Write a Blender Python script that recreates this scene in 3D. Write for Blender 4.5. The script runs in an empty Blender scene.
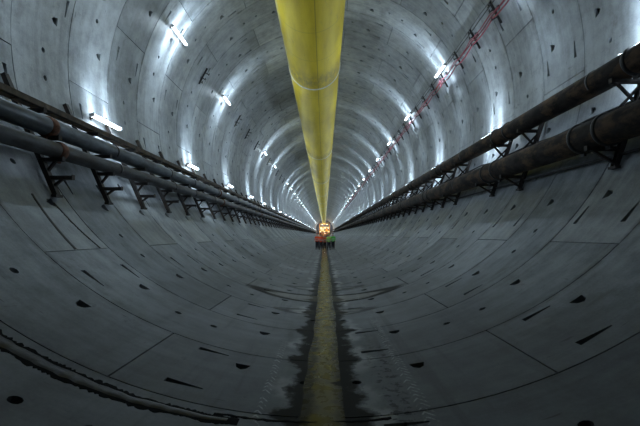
import bpy, math, random
from math import sin, cos, radians as RAD, pi
from mathutils import Vector, Matrix
from mathutils.geometry import delaunay_2d_cdt

random.seed(7)
S = bpy.context.scene
COL = S.collection

# ------------------------------------------------------------------ camera, world, exposure
R = 6.5            # inner radius of the lining, axis at z = R, invert at z = 0
L = 1.8            # ring length
PH = 0.3           # ring joint k lies at y = L * (k + PH)
CAMH = 1.9
FPX = 388.4
cam_d = bpy.data.cameras.new('camera')
cam = bpy.data.objects.new('camera', cam_d); COL.objects.link(cam)
cam_d.sensor_width = 36.0
cam_d.lens = FPX / 640.0 * 36.0
cam_d.clip_start = 0.05; cam_d.clip_end = 1000
cam.location = (0, 0, CAMH)
cam.rotation_euler = (pi / 2 + math.atan(21.5 / FPX), 0, math.atan(4.5 / FPX))
S.camera = cam
w = bpy.data.worlds.new('world'); S.world = w
w.use_nodes = True
w.node_tree.nodes['Background'].inputs[0].default_value = (0, 0, 0, 1)
w.node_tree.nodes['Background'].inputs[1].default_value = 0.0
S.view_settings.view_transform = 'Standard'
S.view_settings.look = 'None'
S.view_settings.gamma = 1.0
S.view_settings.use_curve_mapping = False
S.view_settings.exposure = 0.0
LAMP = 8.0          # glowing diffuser
WATT = 122.0         # each of the two sources of a batten light
S.cycles.use_denoising = True
S.cycles.max_bounces = 8
S.cycles.diffuse_bounces = 5
S.cycles.sample_clamp_indirect = 4.0

# ------------------------------------------------------------------ materials
def new_mat(name):
    m = bpy.data.materials.new(name); m.use_nodes = True
    nt = m.node_tree
    return m, nt, nt.nodes, nt.links, nt.nodes['Principled BSDF']

class G:
    """tiny node graph helper"""
    def __init__(s, nt): s.nt = nt
    def n(s, t, **kw):
        q = s.nt.nodes.new(t)
        for k, v in kw.items(): setattr(q, k, v)
        return q
    def put(s, sock, v):
        if hasattr(v, 'is_linked'): s.nt.links.new(v, sock)
        else: sock.default_value = v
    def m(s, op, a, b=0.0, c=0.0, clamp=False):
        q = s.n('ShaderNodeMath', operation=op); q.use_clamp = clamp
        s.put(q.inputs[0], a); s.put(q.inputs[1], b); s.put(q.inputs[2], c)
        return q.outputs[0]
    def mr(s, v, a, b, c=0.0, d=1.0):
        q = s.n('ShaderNodeMapRange'); q.interpolation_type = 'SMOOTHSTEP'
        s.put(q.inputs[0], v); s.put(q.inputs[1], a); s.put(q.inputs[2], b); s.put(q.inputs[3], c); s.put(q.inputs[4], d)
        return q.outputs[0]
    def noise(s, vec, scale, detail=4.0, rough=0.55):
        q = s.n('ShaderNodeTexNoise'); s.put(q.inputs['Vector'], vec)
        q.inputs['Scale'].default_value = scale; q.inputs['Detail'].default_value = detail; q.inputs['Roughness'].default_value = rough
        return q.outputs[0]
    def mapping(s, vec, scale=(1, 1, 1), loc=(0, 0, 0)):
        q = s.n('ShaderNodeMapping'); s.put(q.inputs[0], vec)
        q.inputs['Scale'].default_value = scale; q.inputs['Location'].default_value = loc
        return q.outputs[0]
    def mix(s, f, a, b, mode='MIX'):
        q = s.n('ShaderNodeMix', data_type='RGBA', blend_type=mode)
        s.put(q.inputs[0], f); s.put(q.inputs[6], a); s.put(q.inputs[7], b)
        return q.outputs[2]

def rgb(r, g, b): return (r, g, b, 1.0)

def lining_mat(name, floor=False):
    m, nt, N, K, P = new_mat(name)
    g = G(nt)
    uvn = g.n('ShaderNodeUVMap'); uvn.uv_map = 'lining'
    uv = uvn.outputs[0]                                   # u = arc metres from invert, v = metres along the tunnel
    at = g.n('ShaderNodeAttribute'); at.attribute_name = 'tone'
    tone = at.outputs['Fac']
    sep = g.n('ShaderNodeSeparateXYZ'); g.put(sep.inputs[0], uv)
    U, V = sep.outputs[0], sep.outputs[1]
    big = g.noise(uv, 0.35, 5, 0.6)
    mid = g.noise(uv, 2.2, 6, 0.65)
    fine = g.noise(uv, 28, 4, 0.7)
    streak = g.noise(g.mapping(uv, (0.35, 6.0, 1)), 1.0, 5, 0.6)      # brushed along the circumference
    lo_, hi_ = (0.21, 0.345) if floor else (0.235, 0.375)
    col = g.mix(tone, rgb(lo_ * 0.91, lo_, lo_ * 1.08), rgb(hi_ * 0.93, hi_, hi_ * 1.06))
    f = g.m('ADD', g.m('MULTIPLY', big, 0.55), g.m('MULTIPLY', mid, 0.65))
    f = g.m('ADD', f, g.m('MULTIPLY', fine, 0.25))
    f = g.m('ADD', f, g.m('MULTIPLY', streak, 0.35))
    val = g.mr(f, 0.62, 1.16, 0.55, 1.42)
    hv = g.n('ShaderNodeHueSaturation'); g.put(hv.inputs['Value'], val); g.put(hv.inputs['Color'], col)
    col = hv.outputs[0]
    # brownish water stains and pale lime scuffs
    st = g.noise(g.mapping(uv, (0.8, 1.6, 1), (3.1, 7.7, 0)), 0.9, 6, 0.7)
    col = g.mix(g.mr(st, 0.58, 0.74, 0, 0.6), col, rgb(0.10, 0.092, 0.085))
    s2 = g.noise(g.mapping(uv, (1.0, 0.55, 1), (8.3, 1.7, 0)), 3.2, 6, 0.75)
    col = g.mix(g.mr(s2, 0.60, 0.72, 0, 0.55), col, rgb(0.07, 0.066, 0.062))
    sc = g.noise(g.mapping(uv, (1.0, 5.0, 1), (11.1, 2.7, 0)), 1.3, 7, 0.76)
    col = g.mix(g.mr(sc, 0.66, 0.80, 0, 0.45), col, rgb(0.5, 0.52, 0.53))
    # short dark scuffs scraped round the circumference
    ds = g.noise(g.mapping(uv, (2.2, 17.0, 1), (2.1, 5.7, 0)), 1.0, 2, 0.5)
    col = g.mix(g.mr(ds, 0.70, 0.76, 0, 0.65), col, rgb(0.04, 0.038, 0.036))
    # dark drips and smudges spreading from the ring joints
    fr = g.m('FRACT', g.m('SUBTRACT', g.m('DIVIDE', V, L), PH))
    dj = g.m('MINIMUM', fr, g.m('SUBTRACT', 1.0, fr))
    jn = g.noise(g.mapping(uv, (1.2, 0.6, 1), (0, 9, 0)), 1.0, 5, 0.65)
    jm = g.m('MULTIPLY', g.mr(dj, 0.0, 0.07, 1.0, 0.0), g.mr(jn, 0.47, 0.64, 0, 0.6))
    col = g.mix(jm, col, rgb(0.07, 0.07, 0.07))
    rough = g.mr(mid, 0.3, 0.7, 0.48, 0.54)
    if floor:
        # dirt film of the trafficked invert
        au = g.m('ABSOLUTE', U)
        dn = g.noise(g.mapping(uv, (0.5, 0.25, 1), (5, 1, 0)), 1.2, 5, 0.6)
        film = g.m('MULTIPLY', g.mr(g.m('ADD', au, g.m('MULTIPLY', dn, 2.4)), 3.0, 7.0, 1.0, 0.0), 0.66)
        col = g.mix(film, col, rgb(0.060, 0.062, 0.060))
        # longitudinal wheel smears
        wn = g.noise(g.mapping(uv, (3.5, 0.22, 1), (1, 4, 0)), 1.0, 4, 0.6)
        col = g.mix(g.m('MULTIPLY', g.mr(wn, 0.5, 0.68, 0, 0.5), g.mr(au, 1.0, 4.0, 1.0, 0.0)), col, rgb(0.055, 0.055, 0.055))
        # wet ragged margin of the drain stream
        en = g.noise(g.mapping(uv, (1.0, 1.0, 1), (0, 3.3, 0)), 3.1, 6, 0.66)
        ed = g.m('ADD', au, g.m('MULTIPLY', g.m('SUBTRACT', en, 0.5), 0.62))
        # widens where seepage follows a ring joint
        ed = g.m('SUBTRACT', ed, g.m('MULTIPLY', g.mr(dj, 0.0, 0.16, 1.0, 0.0), 0.14))
        wet = g.mr(ed, 0.34, 0.46, 1.0, 0.0)
        dark = wet
        tide = g.m('MULTIPLY', g.mr(ed, 0.445, 0.48, 0.0, 1.0), g.mr(ed, 0.52, 0.70, 1.0, 0.0))
        tn = g.noise(g.mapping(uv, (0.6, 0.6, 1), (2, 2, 0)), 1.1, 3, 0.5)
        col = g.mix(g.m('MULTIPLY', tide, g.mr(tn, 0.45, 0.58, 0, 0.7)), col, rgb(0.30, 0.31, 0.30))
        col = g.mix(g.m('MULTIPLY', wet, g.mr(V, 9.0, 20.0, 0.95, 0.55)), col, rgb(0.015, 0.0145, 0.011))
        # oval tide marks lying across a ring joint
        for (vc, su, sv) in ((11.6, 2.15, 0.62), (9.6, 1.15, 0.36), (13.6, 1.3, 0.4)):
            e = g.m('SQRT', g.m('ADD', g.m('POWER', g.m('DIVIDE', au, su), 2.0), g.m('POWER', g.m('DIVIDE', g.m('SUBTRACT', V, vc), sv), 2.0)))
            e = g.m('ADD', e, g.m('MULTIPLY', g.m('SUBTRACT', mid, 0.5), 0.25))
            rim = g.m('MULTIPLY', g.mr(e, 0.70, 0.84, 0, 1), g.mr(e, 1.0, 1.20, 1, 0))
            amt = 1.0 if su > 2 else 0.6
            dark = g.m('MAXIMUM', dark, g.m('MULTIPLY', rim, amt))
            col = g.mix(g.m('MULTIPLY', rim, amt), col, rgb(0.02, 0.02, 0.018))
            col = g.mix(g.mr(e, 0.7, 0.9, 0.25 if su > 2 else 0.1, 0.0), col, rgb(0.20, 0.18, 0.13))
        # cement chevrons left by tyre treads, either side of the stream
        for (u0, v0, v1, wd, st_) in ((-0.69, 1.0, 7.2, 0.05, 0.6), (1.05, 1.0, 9.5, 0.07, 0.5), (1.0, 9.5, 16, 0.05, 0.25)):
            du = g.m('SUBTRACT', U, u0)
            z = g.m('FRACT', g.m('DIVIDE', g.m('ADD', V, g.m('MULTIPLY', g.m('ABSOLUTE', g.m('ADD', du, 0.02)), 1.4)), 0.11))
            k = g.m('MULTIPLY', g.mr(z, 0.12, 0.25, 0, 1), g.mr(z, 0.42, 0.56, 1, 0))
            k = g.m('MULTIPLY', k, g.mr(g.m('ABSOLUTE', du), wd * 0.7, wd * 1.25, 1, 0))
            k = g.m('MULTIPLY', k, g.m('MULTIPLY', g.mr(V, v0, v0 + 0.5, 0, 1), g.mr(V, v1 - 1.5, v1, 1, 0)))
            k = g.m('MULTIPLY', k, g.mr(g.noise(uv, 9.0, 4, 0.7), 0.42, 0.58, 0.0, st_))
            col = g.mix(k, col, rgb(0.46, 0.48, 0.48))
        # oily black blotches of the right-hand tread
        bn = g.noise(g.mapping(uv, (1, 1, 1), (4.4, 0, 0)), 9.0, 4, 0.6)
        bm = g.m('MULTIPLY', g.mr(bn, 0.52, 0.60, 0, 0.85), g.mr(g.m('ABSOLUTE', g.m('SUBTRACT', U, 0.80)), 0.10, 0.2, 1, 0))
        bm = g.m('MULTIPLY', bm, g.mr(V, 5.8, 7.4, 1, 0))
        col = g.mix(bm, col, rgb(0.012, 0.012, 0.012))
        g.put(P.inputs['Specular IOR Level'], g.m('SUBTRACT', 0.26, g.m('MULTIPLY', dark, 0.22)))
        rough = g.m('ADD', rough, 0.14)
    g.put(P.inputs['Base Color'], col)
    g.put(P.inputs['Roughness'], rough)
    if not floor: P.inputs['Specular IOR Level'].default_value = 0.6
    if not floor:      # mould face brushed along the tunnel: sheen spreads round the circumference
        tg = g.n('ShaderNodeTangent', direction_type='UV_MAP'); tg.uv_map = 'lining'
        g.put(P.inputs['Tangent'], tg.outputs[0])
        P.inputs['Anisotropic'].default_value = 0.85; P.inputs['Anisotropic Rotation'].default_value = 0.25
    bp = g.n('ShaderNodeBump'); bp.inputs['Strength'].default_value = 0.06; bp.inputs['Distance'].default_value = 0.01
    g.put(bp.inputs['Height'], g.m('ADD', fine, g.m('MULTIPLY', mid, 1.5)))
    g.put(P.inputs['Normal'], bp.outputs[0])
    return m

def simple(name, col, rough=0.6, metal=0.0, var=0.25, scale=6.0, dirt=None, dirt_amt=0.5, bump=0.0, stretch=(1, 1, 1), spec=0.5):
    m, nt, N, K, P = new_mat(name); g = G(nt)
    tc = g.n('ShaderNodeTexCoord').outputs['Object']
    v = g.mapping(tc, stretch)
    n1 = g.noise(v, scale, 5, 0.6)
    hv = g.n('ShaderNodeHueSaturation'); hv.inputs['Color'].default_value = rgb(*col)
    g.put(hv.inputs['Value'], g.mr(n1, 0.3, 0.7, 1 - var, 1 + var))
    c = hv.outputs[0]
    if dirt:
        n2 = g.noise(g.mapping(v, (1, 1, 1), (5, 3, 1)), scale * 0.55, 6, 0.7)
        c = g.mix(g.mr(n2, 0.45, 0.65, 0, dirt_amt), c, rgb(*dirt))
    g.put(P.inputs['Base Color'], c)
    P.inputs['Roughness'].default_value = rough; P.inputs['Metallic'].default_value = metal
    P.inputs['Specular IOR Level'].default_value = spec
    if bump:
        bp = g.n('ShaderNodeBump'); bp.inputs['Strength'].default_value = bump; bp.inputs['Distance'].default_value = 0.01
        g.put(bp.inputs['Height'], n1); g.put(P.inputs['Normal'], bp.outputs[0])
    return m

def emis(name, col, strength):
    m, nt, N, K, P = new_mat(name)
    P.inputs['Base Color'].default_value = rgb(0.8, 0.8, 0.8)
    P.inputs['Emission Color'].default_value = rgb(*col)
    P.inputs['Emission Strength'].default_value = strength
    return m

M = {}
M['wall'] = lining_mat('lining_concrete')
M['floor'] = lining_mat('invert_concrete', True)
M['mortar'] = simple('joint_mortar', (0.010, 0.010, 0.011), 0.9, scale=3)
M['steel_dark'] = simple('dark_primed_steel', (0.030, 0.028, 0.027), 0.6, 0.3, 0.35, 8, (0.07, 0.035, 0.02), 0.5)
M['pipe_grey'] = simple('galvanised_pipe', (0.15, 0.17, 0.19), 0.42, 0.35, 0.3, 5, (0.06, 0.055, 0.05), 0.55, 0.15, (1, 0.35, 1))
M['pipe_worn'] = simple('worn_grey_pipe', (0.095, 0.10, 0.105), 0.5, 0.3, 0.35, 5, (0.06, 0.045, 0.035), 0.7, 0.15, (1, 0.3, 1))
M['pipe_rust'] = simple('rusty_black_pipe', (0.024, 0.020, 0.018), 0.7, 0.0, 0.6, 5, (0.115, 0.070, 0.042), 0.9, 0.4, (1, 0.5, 1), 0.3)
M['rust'] = simple('rust', (0.13, 0.055, 0.03), 0.85, 0.1, 0.4, 12, (0.03, 0.02, 0.015), 0.5)
M['tray'] = simple('weathered_tray', (0.085, 0.070, 0.055), 0.7, 0.2, 0.4, 6, (0.18, 0.10, 0.05), 0.4)
M['black'] = simple('black_rubber', (0.014, 0.014, 0.015), 0.5, 0, 0.3, 10)
M['tar'] = simple('matt_tar', (0.004, 0.004, 0.004), 0.9, 0, 0.2, 9, spec=0.1)
M['seal'] = simple('wet_black_sealant', (0.005, 0.005, 0.006), 0.36, 0, 0.4, 9, (0.03, 0.028, 0.026), 0.4, 0.8, spec=0.35)
M['red'] = simple('red_cable_sheath', (0.30, 0.05, 0.075), 0.5, 0, 0.15, 8)
M['grey_cable'] = simple('grey_cable_sheath', (0.10, 0.10, 0.11), 0.6, 0, 0.2, 8)
M['white_plastic'] = simple('lamp_housing_plastic', (0.55, 0.56, 0.57), 0.5, 0, 0.1, 8)
M['tube'] = emis('lit_diffuser', (0.76, 0.90, 1.0), LAMP)
M['skin'] = simple('skin', (0.45, 0.27, 0.19), 0.6, 0, 0.05, 20)
M['navy'] = simple('dark_work_trousers', (0.018, 0.02, 0.028), 0.85, 0, 0.2, 20)
M['boot'] = simple('boot_leather', (0.02, 0.016, 0.012), 0.6, 0, 0.2, 20)

def hivis(name, col):
    m, nt, N, K, P = new_mat(name); g = G(nt)
    tc = g.n('ShaderNodeTexCoord').outputs['Object']
    sp = g.n('ShaderNodeSeparateXYZ'); g.put(sp.inputs[0], tc)
    Z = sp.outputs[2]
    k = 0.0
    a = g.m('MULTIPLY', g.m('GREATER_THAN', Z, 1.02), g.m('LESS_THAN', Z, 1.07))
    b = g.m('MULTIPLY', g.m('GREATER_THAN', Z, 1.18), g.m('LESS_THAN', Z, 1.23))
    c = g.mix(g.m('ADD', a, b), rgb(*col), rgb(0.5, 0.5, 0.48))
    g.put(P.inputs['Base Color'], c); P.inputs['Roughness'].default_value = 0.8
    return m
M['orange_vest'] = hivis('orange_hi_vis', (0.85, 0.09, 0.02))
M['orange_vest_dull'] = hivis('dusty_orange_hi_vis', (0.55, 0.12, 0.04))
M['green_vest'] = hivis('green_hi_vis', (0.12, 0.62, 0.10))
M['lime_vest'] = hivis('lime_hi_vis', (0.33, 0.62, 0.10))
M['helmet_white'] = simple('white_helmet', (0.6, 0.6, 0.58), 0.35, 0, 0.05, 5)
M['helmet_red'] = simple('red_helmet', (0.22, 0.05, 0.03), 0.35, 0, 0.05, 5)
M['helmet_yellow'] = simple('yellow_helmet', (0.5, 0.42, 0.05), 0.35, 0, 0.05, 5)
M['helmet_blue'] = simple('dark_blue_helmet', (0.04, 0.06, 0.12), 0.35, 0, 0.05, 5)
M['bulkhead'] = simple('grey_bulkhead_paint', (0.22, 0.22, 0.23), 0.8, 0, 0.3, 0.8)
M['gantry_orange'] = simple('orange_painted_steel', (0.62, 0.28, 0.07), 0.5, 0, 0.2, 1.5)
M['gantry_yellow'] = simple('yellow_painted_steel', (0.62, 0.45, 0.08), 0.5, 0, 0.2, 1.5)
M['warm'] = emis('warm_work_light', (1.0, 0.72, 0.45), 2.5)

# ventilation duct fabric: yellow with grime, lap seams
def duct_mat():
    m, nt, N, K, P = new_mat('yellow_duct_fabric'); g = G(nt)
    uvn = g.n('ShaderNodeUVMap'); uvn.uv_map = 'duct'
    sp = g.n('ShaderNodeSeparateXYZ'); g.put(sp.inputs[0], uvn.outputs[0])
    A, Y = sp.outputs[0], sp.outputs[1]              # A in degrees round the duct (270 = underside), Y metres
    v = g.mapping(uvn.outputs[0], (0.05, 0.25, 1))
    n1 = g.noise(v, 1.0, 5, 0.6)
    n2 = g.noise(g.mapping(uvn.outputs[0], (0.12, 1.2, 1)), 1.0, 5, 0.65)
    c = g.mix(g.mr(n1, 0.3, 0.7), rgb(0.68, 0.49, 0.012), rgb(0.82, 0.62, 0.028))
    c = g.mix(g.mr(n2, 0.55, 0.75, 0, 0.35), c, rgb(0.33, 0.235, 0.06))
    # brown grime by the coupling
    for (yc, wd, am) in ((20.0, 1.6, 0.55), (40.0, 1.6, 0.5), (60.0, 1.5, 0.5)):
        d = g.m('ABSOLUTE', g.m('SUBTRACT', Y, yc))
        c = g.mix(g.m('MULTIPLY', g.mr(d, 0.0, wd, am, 0.0), g.mr(n2, 0.35, 0.6)), c, rgb(0.24, 0.17, 0.07))
    # longitudinal welded seam a little right of the underside
    s1 = g.mr(g.m('ABSOLUTE', g.m('SUBTRACT', A, 279.0)), 0.5, 1.3, 0.55, 0.0)
    c = g.mix(s1, c, rgb(0.22, 0.155, 0.02))
    # lap seams every 2.5 m
    fy = g.m('FRACT', g.m('DIVIDE', Y, 2.5))
    c = g.mix(g.mr(g.m('MINIMUM', fy, g.m('SUBTRACT', 1.0, fy)), 0.006, 0.014, 0.3, 0.0), c, rgb(0.25, 0.19, 0.04))
    # pale unpainted edge strip along the left side
    pe = g.m('MULTIPLY', g.mr(g.m('ABSOLUTE', g.m('SUBTRACT', A, 203.0)), 3.0, 7.0, 1.0, 0.0), g.mr(n2, 0.4, 0.55, 0.1, 0.8))
    c = g.mix(pe, c, rgb(0.55, 0.52, 0.36))
    g.put(P.inputs['Base Color'], c)
    P.inputs['Roughness'].default_value = 0.5
    bp = g.n('ShaderNodeBump'); bp.inputs['Strength'].default_value = 0.3; bp.inputs['Distance'].default_value = 0.05
    g.put(bp.inputs['Height'], n1); g.put(P.inputs['Normal'], bp.outputs[0])
    return m
M['duct'] = duct_mat()
M['duct_band'] = simple('pale_coupling_band', (0.82, 0.80, 0.70), 0.6, 0, 0.15, 3)

def water_mat():
    m, nt, N, K, P = new_mat('muddy_water'); g = G(nt)
    tc = g.n('ShaderNodeTexCoord').outputs['Object']
    n1 = g.noise(g.mapping(tc, (6, 0.6, 1)), 1.0, 5, 0.6)
    n2 = g.noise(g.mapping(tc, (3, 3, 1)), 1.6, 4, 0.6)
    c = g.mix(g.mr(n1, 0.35, 0.65), rgb(0.060, 0.052, 0.022), rgb(0.115, 0.098, 0.036))
    c = g.mix(g.mr(n2, 0.5, 0.7, 0, 0.6), c, rgb(0.05, 0.045, 0.025))
    sp = g.n('ShaderNodeSeparateXYZ'); g.put(sp.inputs[0], tc)
    ex = g.m('ADD', g.m('ABSOLUTE', g.m('SUBTRACT', sp.outputs[0], 0.02)), g.m('MULTIPLY', g.m('SUBTRACT', n2, 0.5), 0.22))
    c = g.mix(g.mr(ex, 0.07, 0.21, 0.0, 0.93), c, rgb(0.016, 0.015, 0.009))      # black slime along both banks
    g.put(P.inputs['Specular IOR Level'], g.mr(ex, 0.07, 0.21, 0.5, 0.1))
    c = g.mix(g.mr(sp.outputs[1], 27.0, 36.0, 0.0, 0.8), c, rgb(0.16, 0.06, 0.025))      # reddish reflection near the workers, painted into the water colour
    g.put(P.inputs['Base Color'], c)
    g.put(P.inputs['Roughness'], g.mr(n2, 0.3, 0.7, 0.18, 0.38))
    P.inputs['IOR'].default_value = 1.33
    bp = g.n('ShaderNodeBump'); bp.inputs['Strength'].default_value = 0.25; bp.inputs['Distance'].default_value = 0.004
    g.put(bp.inputs['Height'], g.noise(g.mapping(tc, (5, 2.5, 1)), 2.0, 3, 0.5)); g.put(P.inputs['Normal'], bp.outputs[0])
    return m
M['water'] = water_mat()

# ------------------------------------------------------------------ mesh helpers
class MB:
    def __init__(s): s.v = []; s.f = []; s.sm = []
    def quadbox(s, c, ax, ay, az):
        """box, centre c, half-vectors ax ay az"""
        c, ax, ay, az = map(Vector, (c, ax, ay, az)); b = len(s.v)
        for i in (-1, 1):
            for j in (-1, 1):
                for k in (-1, 1): s.v.append(c + ax * i + ay * j + az * k)
        for q in ((0, 1, 3, 2), (4, 6, 7, 5), (0, 4, 5, 1), (2, 3, 7, 6), (0, 2, 6, 4), (1, 5, 7, 3)):
            s.f.append([b + t for t in q]); s.sm.append(False)
        return s
    def box(s, c, x, y, z): return s.quadbox(c, (x / 2, 0, 0), (0, y / 2, 0), (0, 0, z / 2))
    def bar(s, a, b, wd, dp=None, up=(0, 1, 0)):
        """rolled section bar from a to b"""
        a, b = Vector(a), Vector(b); d = (b - a); ln = d.length; d.normalize()
        up = Vector(up); sd = d.cross(up).normalized(); up = sd.cross(d)
        return s.quadbox((a + b) / 2, d * ln / 2, sd * wd / 2, up * (dp or wd) / 2)
    def channel(s, a, b, wd, dp, t=0.012, up=(0, 1, 0), side=1):
        """C section: web and two flanges"""
        a, b = Vector(a), Vector(b); d = (b - a).normalized(); u = Vector(up)
        sd = d.cross(u).normalized() * side; u = sd.cross(d).normalized()
        off = sd * (dp / 2 - t / 2)
        s.quadbox((a + b) / 2 - off, (b - a) / 2, sd * t / 2, u * wd / 2)
        for k in (-1, 1):
            s.quadbox((a + b) / 2 + u * k * (wd / 2 - t / 2), (b - a) / 2, sd * dp / 2, u * t / 2)
        return s
    def tube(s, pts, rad, n=12, caps=True, closed=False, ref=None):
        pts = [Vector(p) for p in pts]; m = len(pts); b = len(s.v)
        rr = rad if isinstance(rad, (list, tuple)) else [rad] * m
        for i, p in enumerate(pts):
            if closed: t = pts[(i + 1) % m] - pts[i - 1]
            else: t = pts[min(i + 1, m - 1)] - pts[max(i - 1, 0)]
            t.normalize()
            r0 = Vector(ref) if ref else (Vector((0, 0, 1)) if abs(t.z) < 0.9 else Vector((1, 0, 0)))
            e1 = t.cross(r0).normalized(); e2 = t.cross(e1)
            for k in range(n):
                a = 2 * pi * k / n
                s.v.append(p + (e1 * cos(a) + e2 * sin(a)) * rr[i])
        for i in range(m if closed else m - 1):
            j = (i + 1) % m
            for k in range(n):
                l = (k + 1) % n
                s.f.append([b + i * n + k, b + i * n + l, b + j * n + l, b + j * n + k]); s.sm.append(True)
        if caps and not closed:
            s.f.append([b + k for k in range(n)]); s.sm.append(False)
            s.f.append([b + (m - 1) * n + k for k in reversed(range(n))]); s.sm.append(False)
        return s
    def lathe_y(s, c, prof, n=24, a0=0.0, a1=360.0):
        """profile [(radius, y)] spun about the y axis through c"""
        b = len(s.v); full = abs(a1 - a0 - 360) < 1e-6; kn = n if full else n + 1
        for (r_, y) in prof:
            for k in range(kn):
                a = RAD(a0 + (a1 - a0) * k / n)
                s.v.append(Vector((c[0] + r_ * cos(a), c[1] + y, c[2] + r_ * sin(a))))
        for i in range(len(prof) - 1):
            for k in range(n):
                l = (k + 1) % kn
                s.f.append([b + i * kn + k, b + i * kn + l, b + (i + 1) * kn + l, b + (i + 1) * kn + k]); s.sm.append(True)
        return s
    def lathe_z(s, c, prof, n=16, sx=1.0, sy=1.0):
        b = len(s.v)
        for (r_, z) in prof:
            for k in range(n):
                a = 2 * pi * k / n
                s.v.append(Vector((c[0] + r_ * cos(a) * sx, c[1] + r_ * sin(a) * sy, c[2] + z)))
        for i in range(len(prof) - 1):
            for k in range(n):
                l = (k + 1) % n
                s.f.append([b + i * n + k, b + i * n + l, b + (i + 1) * n + l, b + (i + 1) * n + k]); s.sm.append(True)
        return s
    def build(s, name, mat, parent=None, origin=(0, 0, 0), loc=None, recalc=True):
        me = bpy.data.meshes.new(name)
        o0 = Vector(origin)
        me.from_pydata([tuple(p - o0) for p in s.v], [], s.f)
        me.polygons.foreach_set('use_smooth', s.sm)
        me.materials.append(mat)
        if recalc:
            import bmesh
            bm = bmesh.new(); bm.from_mesh(me); bmesh.ops.recalc_face_normals(bm, faces=bm.faces); bm.to_mesh(me); bm.free()
        me.update()
        o = bpy.data.objects.new(name, me); COL.objects.link(o)
        if parent: o.parent = parent
        else: o.location = o0 if loc is None else loc
        return o

def empty(name, loc=(0, 0, 0)):
    o = bpy.data.objects.new(name, None); COL.objects.link(o); o.location = loc; o.empty_display_size = 0.2
    return o
def tag(o, label, cat, group=None, kind=None):
    o['label'] = label; o['category'] = cat
    if group: o['group'] = group
    if kind: o['kind'] = kind
    return o
def kids(o): return [c for c in bpy.data.objects if c.parent == o]
def copy_tree(o, ch, loc):
    """ch: list of (child, [grandchildren])"""
    c = o.copy(); COL.objects.link(c); c.location = loc
    for k, gs in ch:
        d = k.copy(); COL.objects.link(d); d.parent = c
        for q in gs:
            e = q.copy(); COL.objects.link(e); e.parent = d
    return c
def tree(o): return [(k, kids(k)) for k in kids(o)]

def cyl(ang, r, y=0.0):
    a = RAD(ang); return Vector((r * cos(a), y, R + r * sin(a)))
def ring_y(k): return L * (k + PH)
ORD = ['first', 'second', 'third', 'fourth', 'fifth', 'sixth', 'seventh', 'eighth', 'ninth', 'tenth', 'eleventh', 'twelfth', 'thirteenth',
       'fourteenth', 'fifteenth', 'sixteenth', 'seventeenth', 'eighteenth', 'nineteenth', 'twentieth', 'twenty-first', 'twenty-second', 'twenty-third', 'twenty-fourth']

# ------------------------------------------------------------------ the lining
SEG = 42.35
KEY = 360 - 8 * SEG
def ring_segments(k):
    """list of (a0, a1) in degrees"""
    out = []
    if k % 2: a = -173.85; n_before = 6          # joints measured on the photo
    else: a = -110.5; n_before = 5
    for i in range(n_before): out.append((a, a + SEG)); a += SEG
    out.append((a, a + KEY)); a += KEY
    for i in range(8 - n_before): out.append((a, a + SEG)); a += SEG
    return out

GAP = 0.010
def seg_pattern(da, pockets=True):
    """CDT of one segment in (arc metres, metres): returns verts, tris, boundary loops"""
    W = RAD(da) * R; H = L
    v = []; e = []; holes = []
    na = max(6, int(round(da / 2.1)))
    def loop(pts):
        b = len(v); v.extend(pts); n = len(pts)
        for i in range(n): e.append((b + i, b + (i + 1) % n))
        return list(range(b, b + n))
    g = GAP
    outer = [(g + (W - 2 * g) * i / na, g) for i in range(na + 1)] + [(W - g - (W - 2 * g) * i / na, H - g) for i in range(na + 1)]
    loop(outer)
    if pockets:
        def circ(cx, cy, r_, n=10): holes.append(loop([(cx + r_ * cos(2 * pi * i / n), cy + r_ * 0.9 * sin(2 * pi * i / n)) for i in range(n)]))
        def arc(deg): return RAD(deg) * R
        if da > 30:
            mid = W / 2
            for s in (-1, 1): circ(mid + s * arc(2.95), 0.52 * H, 0.064)
            for q in (10.5, da - 10.6):
                cx = arc(q); cy = 0.70 * H        # D shaped bolt pocket
                holes.append(loop([(cx - 0.105, cy + 0.085), (cx - 0.07, cy - 0.05), (cx, cy - 0.11), (cx + 0.07, cy - 0.05), (cx + 0.105, cy + 0.085)]))
            for q, sg in ((0.20, 1), (0.87, -1)):
                cy = q * H; a0 = arc(4.3); a1 = arc(8.2)    # long tapering wedge
                holes.append(loop([(a0, cy - 0.055), (a1, cy - 0.012), (a1, cy + 0.012), (a0, cy + 0.055)]))
        else:
            circ(W / 2, 0.52 * H, 0.042)
    # interior guide points so the surface stays round
    n0 = len(v)
    for i in range(1, na):
        for j in (0.33, 0.66): v.append((g + (W - 2 * g) * i / na + 0.001, H * j))
    vo, eo, fo, ov, oe, of = delaunay_2d_cdt([Vector(p) for p in v], e, [], 0, 1e-5)
    # drop faces in holes / outside
    def inside(pt, poly):
        x, y = pt; c = False; n = len(poly)
        for i in range(n):
            x1, y1 = poly[i]; x2, y2 = poly[(i + 1) % n]
            if (y1 > y) != (y2 > y) and x < (x2 - x1) * (y - y1) / (y2 - y1) + x1: c = not c
        return c
    hp = [[v[i] for i in h] for h in holes]
    tris = []
    for f in fo:
        c = sum((Vector(vo[i]) for i in f), Vector((0, 0))) / len(f)
        if not inside(c, outer): continue
        if any(inside(c, h) for h in hp): continue
        tris.append(tuple(f))
    pts = [tuple(p) for p in vo]
    # boundary edges
    cnt = {}
    for f in tris:
        for i in range(len(f)):
            a, b = f[i], f[(i + 1) % len(f)]
            cnt.setdefault((min(a, b), max(a, b)), []).append((a, b))
    be = [x[0] for x in cnt.values() if len(x) == 1]
    return pts, tris, be

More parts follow.
